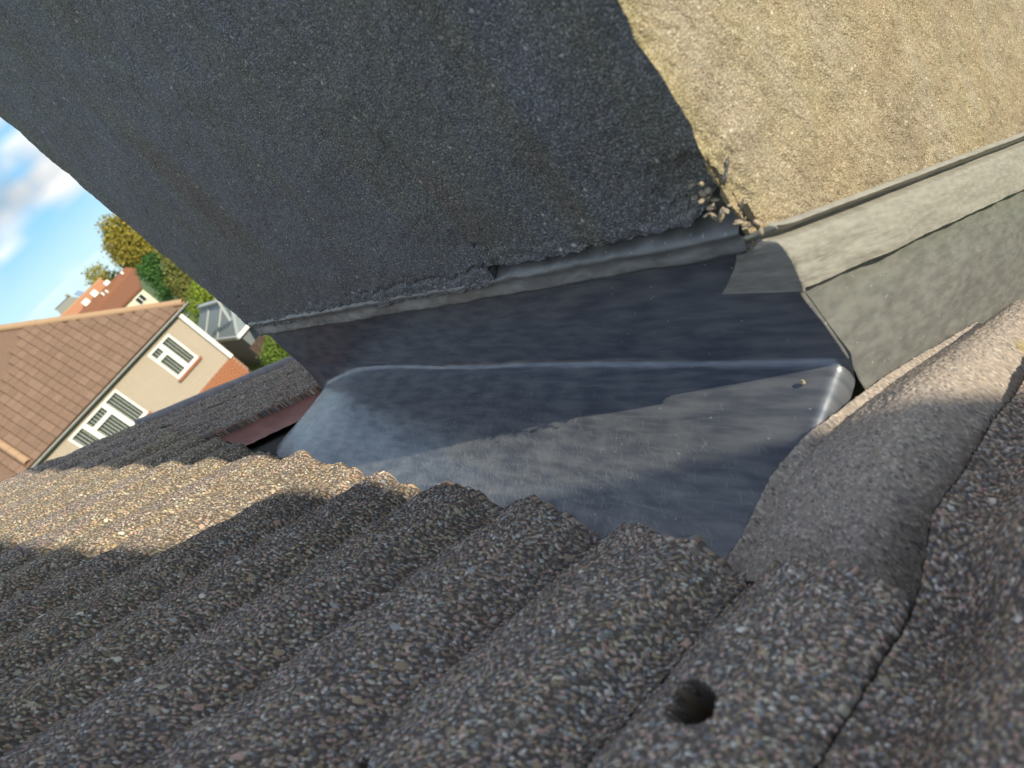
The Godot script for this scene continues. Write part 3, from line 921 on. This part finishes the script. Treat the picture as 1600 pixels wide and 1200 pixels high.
func chimney_and_lead() -> void:
	var h := thing("chimney_stack", "square rendered chimney stack, shaded dark face and sunlit tan face, broken lower corner", "chimney")
	# shaded back face, as a grid that rounds into the far edge and into its own ragged foot
	var nu := 300
	var nv := 330
	var P := PackedVector3Array()
	var UV := PackedVector2Array()
	var C := PackedColorArray()
	for j in nv:
		for i in nu:
			var u := lerpf(CU0, CU1, i / (nu - 3.0))
			var v := CV0
			var low := render_low(clampf(u, CU0, CU1))
			var t := maxi(0, j - 4) / (nv - 5.0)
			var y := lerpf(low, 2.4, pow(t, 1.35))
			if j < 4:                               # broken thickness under the foot
				v += 0.045 * (4 - j) / 4.0
				y += 0.006 * (4 - j)
			if i > nu - 3:
				v += 0.03 * (i - (nu - 3)) * (i - (nu - 3))
				u = CU1 + 0.004 * lump.get_noise_2d(y * 500.0, 40.0)
			var b := lump.get_noise_2d(u * 200.0, y * 200.0) * 0.010 + lump.get_noise_2d(u * 1800.0, y * 1800.0) * 0.003
			var near_foot := exp(-maxf(0.0, y - low) / 0.035)
			v += b - 0.002 * near_foot + near_foot * 0.012 * lump.get_noise_2d(u * 1200.0, y * 1200.0 + 50.0)
			# thin repair coat along the foot, with a crack where it ends
			var pe := low + 0.052 + 0.022 * lump.get_noise_2d(u * 500.0, 77.0) - y
			if u > 1.27 and u < 2.05:
				v += -0.004 * smoothstep(-0.004, 0.004, pe) + 0.010 * exp(-pow(pe / 0.0045, 2.0))
			# eroded bite at the broken corner
			var bite := 1.0 - smoothstep(0.05, 0.10, Vector2((u - 0.665) * 0.9, (y + 0.525) * 1.3).length() + 0.03 * lump.get_noise_2d(u * 1500.0, y * 1500.0))
			v += 0.014 * bite
			var cu := u + 0.014 * lump.get_noise_2d(y * 420.0, 70.0) * (1.0 if i == 0 else 0.0)
			P.append(Vector3(cu, y, v) * K)
			UV.append(Vector2(u * K / 0.3, -y * K / 0.3))
			var w := clampf(0.5 + 0.9 * lump.get_noise_2d(u * 90.0 + 700.0, y * 60.0), 0.0, 1.0)
			var c := Color(1.12, 1.01, 0.86).lerp(Color(1.36, 1.22, 1.00), w)
			c = c * (1.0 + 0.28 * lump.get_noise_2d(u * 260.0 + 500.0, y * 26.0) + 0.20 * lump.get_noise_2d(u * 40.0, y * 40.0 + 900.0))
			c = c.lerp(Color(1.65, 1.42, 1.15), 0.7 * exp(-maxf(0.0, y - low) / 0.10) * clampf(w * 1.4 - 0.2, 0.0, 1.0))
			C.append(c)
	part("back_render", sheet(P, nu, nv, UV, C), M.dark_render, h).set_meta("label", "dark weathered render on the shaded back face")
	# sunlit side face
	nu = 260
	nv = 250
	P = PackedVector3Array()
	UV = PackedVector2Array()
	C = PackedColorArray()
	for j in nv:
		for i in nu:
			var s := i / (nu - 1.0)
			var v := CV0 + 2.6 * pow(s, 1.25)
			var low := -0.640 - 0.62 * (v - 0.84)
			var y := lerpf(low - 0.03, 2.4, pow(j / (nv - 1.0), 1.3))
			var b := lump.get_noise_2d(v * 330.0 + 900.0, y * 330.0) * 0.012 + lump.get_noise_2d(v * 2600.0, y * 2600.0) * 0.006
			var near_edge := exp(-(v - CV0) / 0.06)
			var u := CU0 + b + near_edge * 0.012 * lump.get_noise_2d(v * 900.0, y * 900.0)
			var bite := (1.0 - smoothstep(0.04, 0.09, Vector2(v - 0.835, (y + 0.59) * 0.6).length() + 0.03 * lump.get_noise_2d(v * 1500.0, y * 1500.0)))
			u += 0.012 * bite
			var cv := v
			if i == 0:
				u = CU0 + 0.014 * lump.get_noise_2d(y * 420.0, 70.0)
				cv += lump.get_noise_2d(CU0 * 200.0, y * 200.0) * 0.010
			P.append(Vector3(u, y, cv) * K)
			UV.append(Vector2(v * K / 0.3 + 0.37, -y * K / 0.3 + 0.2))
			var w := clampf(0.5 + 0.9 * lump.get_noise_2d(v * 90.0 + 100.0, y * 90.0), 0.0, 1.0)
			var c := Color(0.95, 0.93, 0.88).lerp(Color(1.12, 1.05, 0.88), w)
			c = c * (1.0 + 0.22 * lump.get_noise_2d(v * 260.0 + 800.0, y * 30.0) + 0.2 * lump.get_noise_2d(v * 50.0, y * 50.0 + 300.0))
			C.append(c.lerp(Color(1.15, 0.98, 0.70), 0.7 * near_edge))
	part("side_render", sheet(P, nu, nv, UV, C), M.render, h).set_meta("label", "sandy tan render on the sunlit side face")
	part("core", box(Vector3(CU1 - CU0 - 0.24, 5.4, 2.4) * K), M.mortar, h, Vector3((CU0 + CU1) / 2 + 0.05, -0.3, 0.93 + 1.2) * K)
	part("far_render", box(Vector3(0.04, 5.4, 2.5) * K), M.mortar, h, Vector3(CU1 - 0.03, -0.3, CV0 + 0.07 + 1.25) * K)
	# crumbs of render hanging in the broken corner
	for k in 24:
		var a := rng.randf()
		var p := Vector3(lerpf(0.672, 0.606, a) + rng.randfn(0, 0.012), lerpf(-0.50, -0.635, a) + rng.randfn(0, 0.012), 0.834 + rng.randfn(0, 0.006))
		var q := PackedVector3Array()
		var ax := Vector3(rng.randfn(), rng.randfn() * 0.6, rng.randfn() * 0.4).normalized() * rng.randf_range(0.002, 0.012)
		var rad := rng.randf_range(0.003, 0.007)
		for r in 7:
			for i in 9:
				var th := TAU * i / 8.0
				var ph := PI * r / 6.0
				var d := Vector3(sin(ph) * cos(th), cos(ph), sin(ph) * sin(th))
				q.append((d * rad * (1.0 + 0.25 * sin(th * 3 + k)) + ax * cos(ph)) * K)
		part("render_crumb", sheet(q, 9, 7), M.mortar, h, p * K)

	# ---- lead back gutter: upstand, rounded fold, flat base, in one dressed sheet
	var g := thing("lead_back_gutter", "dark grey sheet lead gutter lining behind the chimney, folded up the stack", "gutter lining")
	nu = 420
	nv = 150
	P = PackedVector3Array()
	UV = PackedVector2Array()
	for j in nv:
		var t := j / (nv - 1.0)
		for i in nu:
			var s := i / (nu - 1.0)
			var u := 0.612 + 2.65 * s
			var v := 0.0
			var y := 0.0
			var f := t * 1.0
			if f < 0.36:                          # upstand
				var k := f / 0.36
				y = lerpf(-0.60, -0.976, k)
				v = lerpf(0.872, 0.862, k)
			elif f < 0.44:                        # rounded fold
				var a := (f - 0.36) / 0.08 * PI / 2
				y = -0.976 - 0.024 * sin(a)
				v = 0.862 - 0.024 * (1.0 - cos(a))
			else:                                 # base
				var k := (f - 0.44) / 0.56
				v = lerpf(0.838, 0.255, k)
				y = -1.0 - 0.060 * k * k
			var base := smoothstep(0.38, 0.46, f)
			# far end: the upstand narrows, the sheet is dressed down over the end
			var e := smoothstep(2.35, 3.30, u)
			y -= base * (0.10 * e * e + 0.05 * smoothstep(3.05, 3.3, u))
			u -= 0.046 * clampf((-0.70 - y) / 0.28, 0.0, 1.0) * pow(1.0 - s, 24.0)
			u += base * 0.16 * smoothstep(2.9, 3.262, u) * smoothstep(0.8, 0.35, v)
			y += base * 0.005 * lump.get_noise_2d(u * 70.0, v * 110.0) + 0.0008 * lump.get_noise_2d(u * 300.0, (v + y) * 420.0)
			v += (1.0 - base) * (0.006 * lump.get_noise_2d(u * 60.0, y * 120.0 + 40.0) + 0.0012 * lump.get_noise_2d(u * 300.0, y * 420.0))
			if i < 4 and f > 0.40:                # its near edge is dressed down and tucked under the edge tile
				var q := (4 - i) / 4.0
				y -= 0.055 * q * q + 0.003 * q * lump.get_noise_2d(v * 500.0, 3.0)
				u += 0.012 * q * q * q
			P.append(Vector3(u, y, v) * K)
			UV.append(Vector2(s, t))
	part("gutter_sheet", sheet(P, nu, nv, UV), M.lead, g)
	# side upstand under the side flashing, sunlit, with the dressed corner
	nu = 170
	nv = 70
	P = PackedVector3Array()
	UV = PackedVector2Array()
	for j in nv:
		var t := j / (nv - 1.0)
		for i in nu:
			var s := i / (nu - 1.0)
			var v := 0.856 + 2.2 * s * s + 0.03 * s
			var y0 := -0.70 - 0.62 * (v - 0.86)
			var y := lerpf(y0, y0 - 0.66, t)
			var u := 0.600 - 0.030 * smoothstep(0.05, 0.5, t) - 0.008 * smoothstep(0.5, 1.0, t)
			u += 0.006 * lump.get_noise_2d(v * 160.0, y * 160.0) + 0.002 * lump.get_noise_2d(v * 700.0, y * 700.0)
			if i < 10:
				u += 0.003 * pow(1.0 - i / 10.0, 2.0)
			P.append(Vector3(u, y, v) * K)
			UV.append(Vector2(v * 0.55, t * 0.9))
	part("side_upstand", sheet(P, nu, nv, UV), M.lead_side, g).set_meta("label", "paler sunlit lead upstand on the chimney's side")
	# ---- cover flashings
	var cf := thing("back_cover_flashing", "narrow folded grey lead flashing along the foot of the chimney's shaded face", "flashing")
	P = PackedVector3Array()
	UV = PackedVector2Array()
	nu = 300
	nv = 26
	for j in nv:
		for i in nu:
			var s := i / (nu - 1.0)
			var t := j / (nv - 1.0)
			var u := lerpf(0.628, 3.235, s)
			var yl := lerpf(-0.674, -0.724, pow(s, 0.6)) + 0.006 * lump.get_noise_2d(u * 260.0, 3.0)
			var y := lerpf(-0.53, yl, t)
			var v := 0.874 - 0.004 * t
			var k := 0.62 - 0.1 * s
			v -= 0.030 * smoothstep(k - 0.12, k + 0.06, t) + 0.012 * smoothstep(k + 0.1, 1.0, t)
			v -= 0.010 * exp(-pow((t - k - 0.08) / 0.06, 2.0))
			v += 0.006 * lump.get_noise_2d(u * 200.0, t * 60.0)
			if j == nv - 1:
				v += 0.014
				y += 0.004
			P.append(Vector3(u, y, v) * K)
			UV.append(Vector2(s * 2.0, t * 0.3))
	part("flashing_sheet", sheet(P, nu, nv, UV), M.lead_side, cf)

	var sf := thing("side_cover_flashing", "wide pale sunlit lead flashing stepping down the chimney's sunny side", "flashing")
	P = PackedVector3Array()
	UV = PackedVector2Array()
	nu = 260
	nv = 30
	for j in nv:
		for i in nu:
			var t := j / (nv - 1.0)
			var q := -0.115 + 2.1 * pow(i / (nu - 1.0), 1.2)      # below zero: wrapped round onto the back face
			var v := 0.838 + maxf(q, 0.0)
			var top := -0.640 - 0.622 * maxf(v - 0.85, -0.02)
			var low := -0.790 - 0.655 * maxf(v - 0.85, 0.0)
			var u := 0.592 - 0.022 * t - 0.010 * sin(PI * t)
			# the tucked lip along the top stands proud and curls back in
			u -= 0.020 * exp(-pow((t - 0.05) / 0.05, 2.0)) - 0.026 * exp(-pow((t - 0.17) / 0.05, 2.0))
			u += 0.006 * lump.get_noise_2d(v * 120.0, t * 60.0 + 9.0) + 0.010 * t * lump.get_noise_2d(v * 260.0, 31.0)
			if q < 0.0:
				var k := -q / 0.115
				top = lerpf(-0.64, -0.645, k)
				low = lerpf(-0.79, -0.762, k)
				u += k * (0.05 + 0.10 * t)
				v = 0.852 - 0.010 * t - 0.014 * k
			else:
				v += 0.014 * exp(-q / 0.03) - 0.008 * t * exp(-q / 0.03)
				u += 0.010 * exp(-q / 0.015)
			var y := lerpf(top, low, t)
			P.append(Vector3(u, y, v) * K)
			UV.append(Vector2(q * 0.5 + 0.1, t * 0.4))
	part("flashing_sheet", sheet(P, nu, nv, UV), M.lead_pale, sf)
	# grit lying in the gutter
	for a in [[Vector3(0.645, -0.994, 0.80), "small pale crumb of grit on the lead by the gutter corner", 0.006]]:
		var q := PackedVector3Array()
		for r in 6:
			for i in 8:
				var th := TAU * i / 7.0
				var ph := PI * r / 5.0
				q.append(Vector3(sin(ph) * cos(th), cos(ph) * 0.7, sin(ph) * sin(th)) * a[2] * (1.0 + 0.3 * sin(th * 2.0)) * K)
		var o := part("grit_crumb", sheet(q, 8, 6), M.mortar, self, a[0] * K)
		tag(o, a[1], "grit")

# ---------------------------------------------------------------- whoever takes the picture: kneels beside the camera and throws the long shadow
func photographer() -> void:
	var bones := [[Vector3(-0.50, -0.26, 0.06), Vector3(-0.50, 0.24, 0.09), 0.17, 0.19], [Vector3(-0.50, 0.29, -0.05), Vector3(-0.49, 0.30, 0.26), 0.10, 0.095], [Vector3(-0.49, 0.29, 0.285), Vector3(-0.49, 0.06, 0.315), 0.075, 0.058],
		[Vector3(-0.49, 0.06, 0.315), Vector3(-0.48, -0.14, 0.45), 0.055, 0.045], [Vector3(-0.50, 0.32, 0.16), Vector3(-0.49, 0.52, 0.15), 0.125, 0.10], [Vector3(-0.49, 0.53, 0.145), Vector3(-0.48, 0.66, 0.15), 0.105, 0.110],
[Vector3(-0.50, 0.28, -0.07), Vector3(-0.46, -0.02, -0.16), 0.065, 0.055]]
	var away := SUN.normalized() * 0.85
	for b in bones:
		b[0] += away
		b[1] += away
	# thighs and shins down to the slope
	for k in [-1, 1]:
		var hip := Vector3(-0.50, -0.24, 0.06 + 0.08 * k) + away
		var knee := hip + Vector3(0.10, -0.30, 0.10)
		bones.append([hip, knee, 0.095, 0.07])
		bones.append([knee, Vector3(knee.x - 0.10, -0.60, knee.z + 0.02), 0.065, 0.05])
		bones.append([Vector3(knee.x - 0.10, -0.61, knee.z + 0.02), Vector3(knee.x + 0.08, -0.62, knee.z + 0.04), 0.05, 0.04])
	bones = bones.filter(func(b): return b != null)
	var cell := 0.026
	var lo := Vector3(-1.52, -0.72, -0.14)
	var nx := 26
	var ny := 76
	var nz := 36
	var F := PackedFloat32Array()
	F.resize(nx * ny * nz)
	for z in nz:
		for y in ny:
			for x in nx:
				var p := lo + Vector3(x, y, z) * cell
				var d := 1.0
				for b in bones:
					var ab: Vector3 = b[1] - b[0]
					var t := clampf((p - b[0]).dot(ab) / ab.length_squared(), 0.0, 1.0)
					var e: float = p.distance_to(b[0] + ab * t) - lerpf(b[2], b[3], t)
					var hh := maxf(0.03 - absf(d - e), 0.0) / 0.03
					d = minf(d, e) - hh * hh * 0.0075
				F[(z * ny + y) * nx + x] = d
	var id := {}
	var V := PackedVector3Array()
	for z in nz - 1:
		for y in ny - 1:
			for x in nx - 1:
				var s := Vector3.ZERO
				var c := 0
				for e in [[0, 0, 0, 1, 0, 0], [0, 1, 0, 1, 1, 0], [0, 0, 1, 1, 0, 1], [0, 1, 1, 1, 1, 1], [0, 0, 0, 0, 1, 0], [1, 0, 0, 1, 1, 0], [0, 0, 1, 0, 1, 1], [1, 0, 1, 1, 1, 1], [0, 0, 0, 0, 0, 1], [1, 0, 0, 1, 0, 1], [0, 1, 0, 0, 1, 1], [1, 1, 0, 1, 1, 1]]:
					var a := F[((z + e[2]) * ny + y + e[1]) * nx + x + e[0]]
					var b := F[((z + e[5]) * ny + y + e[4]) * nx + x + e[3]]
					if (a < 0.0) != (b < 0.0):
						s += Vector3(e[0], e[1], e[2]).lerp(Vector3(e[3], e[4], e[5]), a / (a - b))
						c += 1
				if c:
					id[(z * ny + y) * nx + x] = V.size()
					V.append(lo + (Vector3(x, y, z) + s / c) * cell)
	var st := begin()
	st.set_smooth_group(0)
	for z in range(1, nz - 1):
		for y in range(1, ny - 1):
			for x in range(1, nx - 1):
				var q := (z * ny + y) * nx + x
				for ax in [[1, nx, nx * ny], [nx, nx * ny, 1], [nx * ny, 1, nx]]:
					if (F[q] < 0.0) == (F[q + ax[0]] < 0.0):
						continue
					var k := [q, q - ax[1], q - ax[1] - ax[2], q - ax[2]]
					if F[q] < 0.0:
						k.reverse()
					if k.all(func(i): return id.has(i)):
						quad(st, V[id[k[0]]], V[id[k[1]]], V[id[k[2]]], V[id[k[3]]])
	st.index()
	var t := thing("person", "person in a dark jacket crouching on the slope beside the chimney", "person")
	part("body", done(st), M.jacket, t)
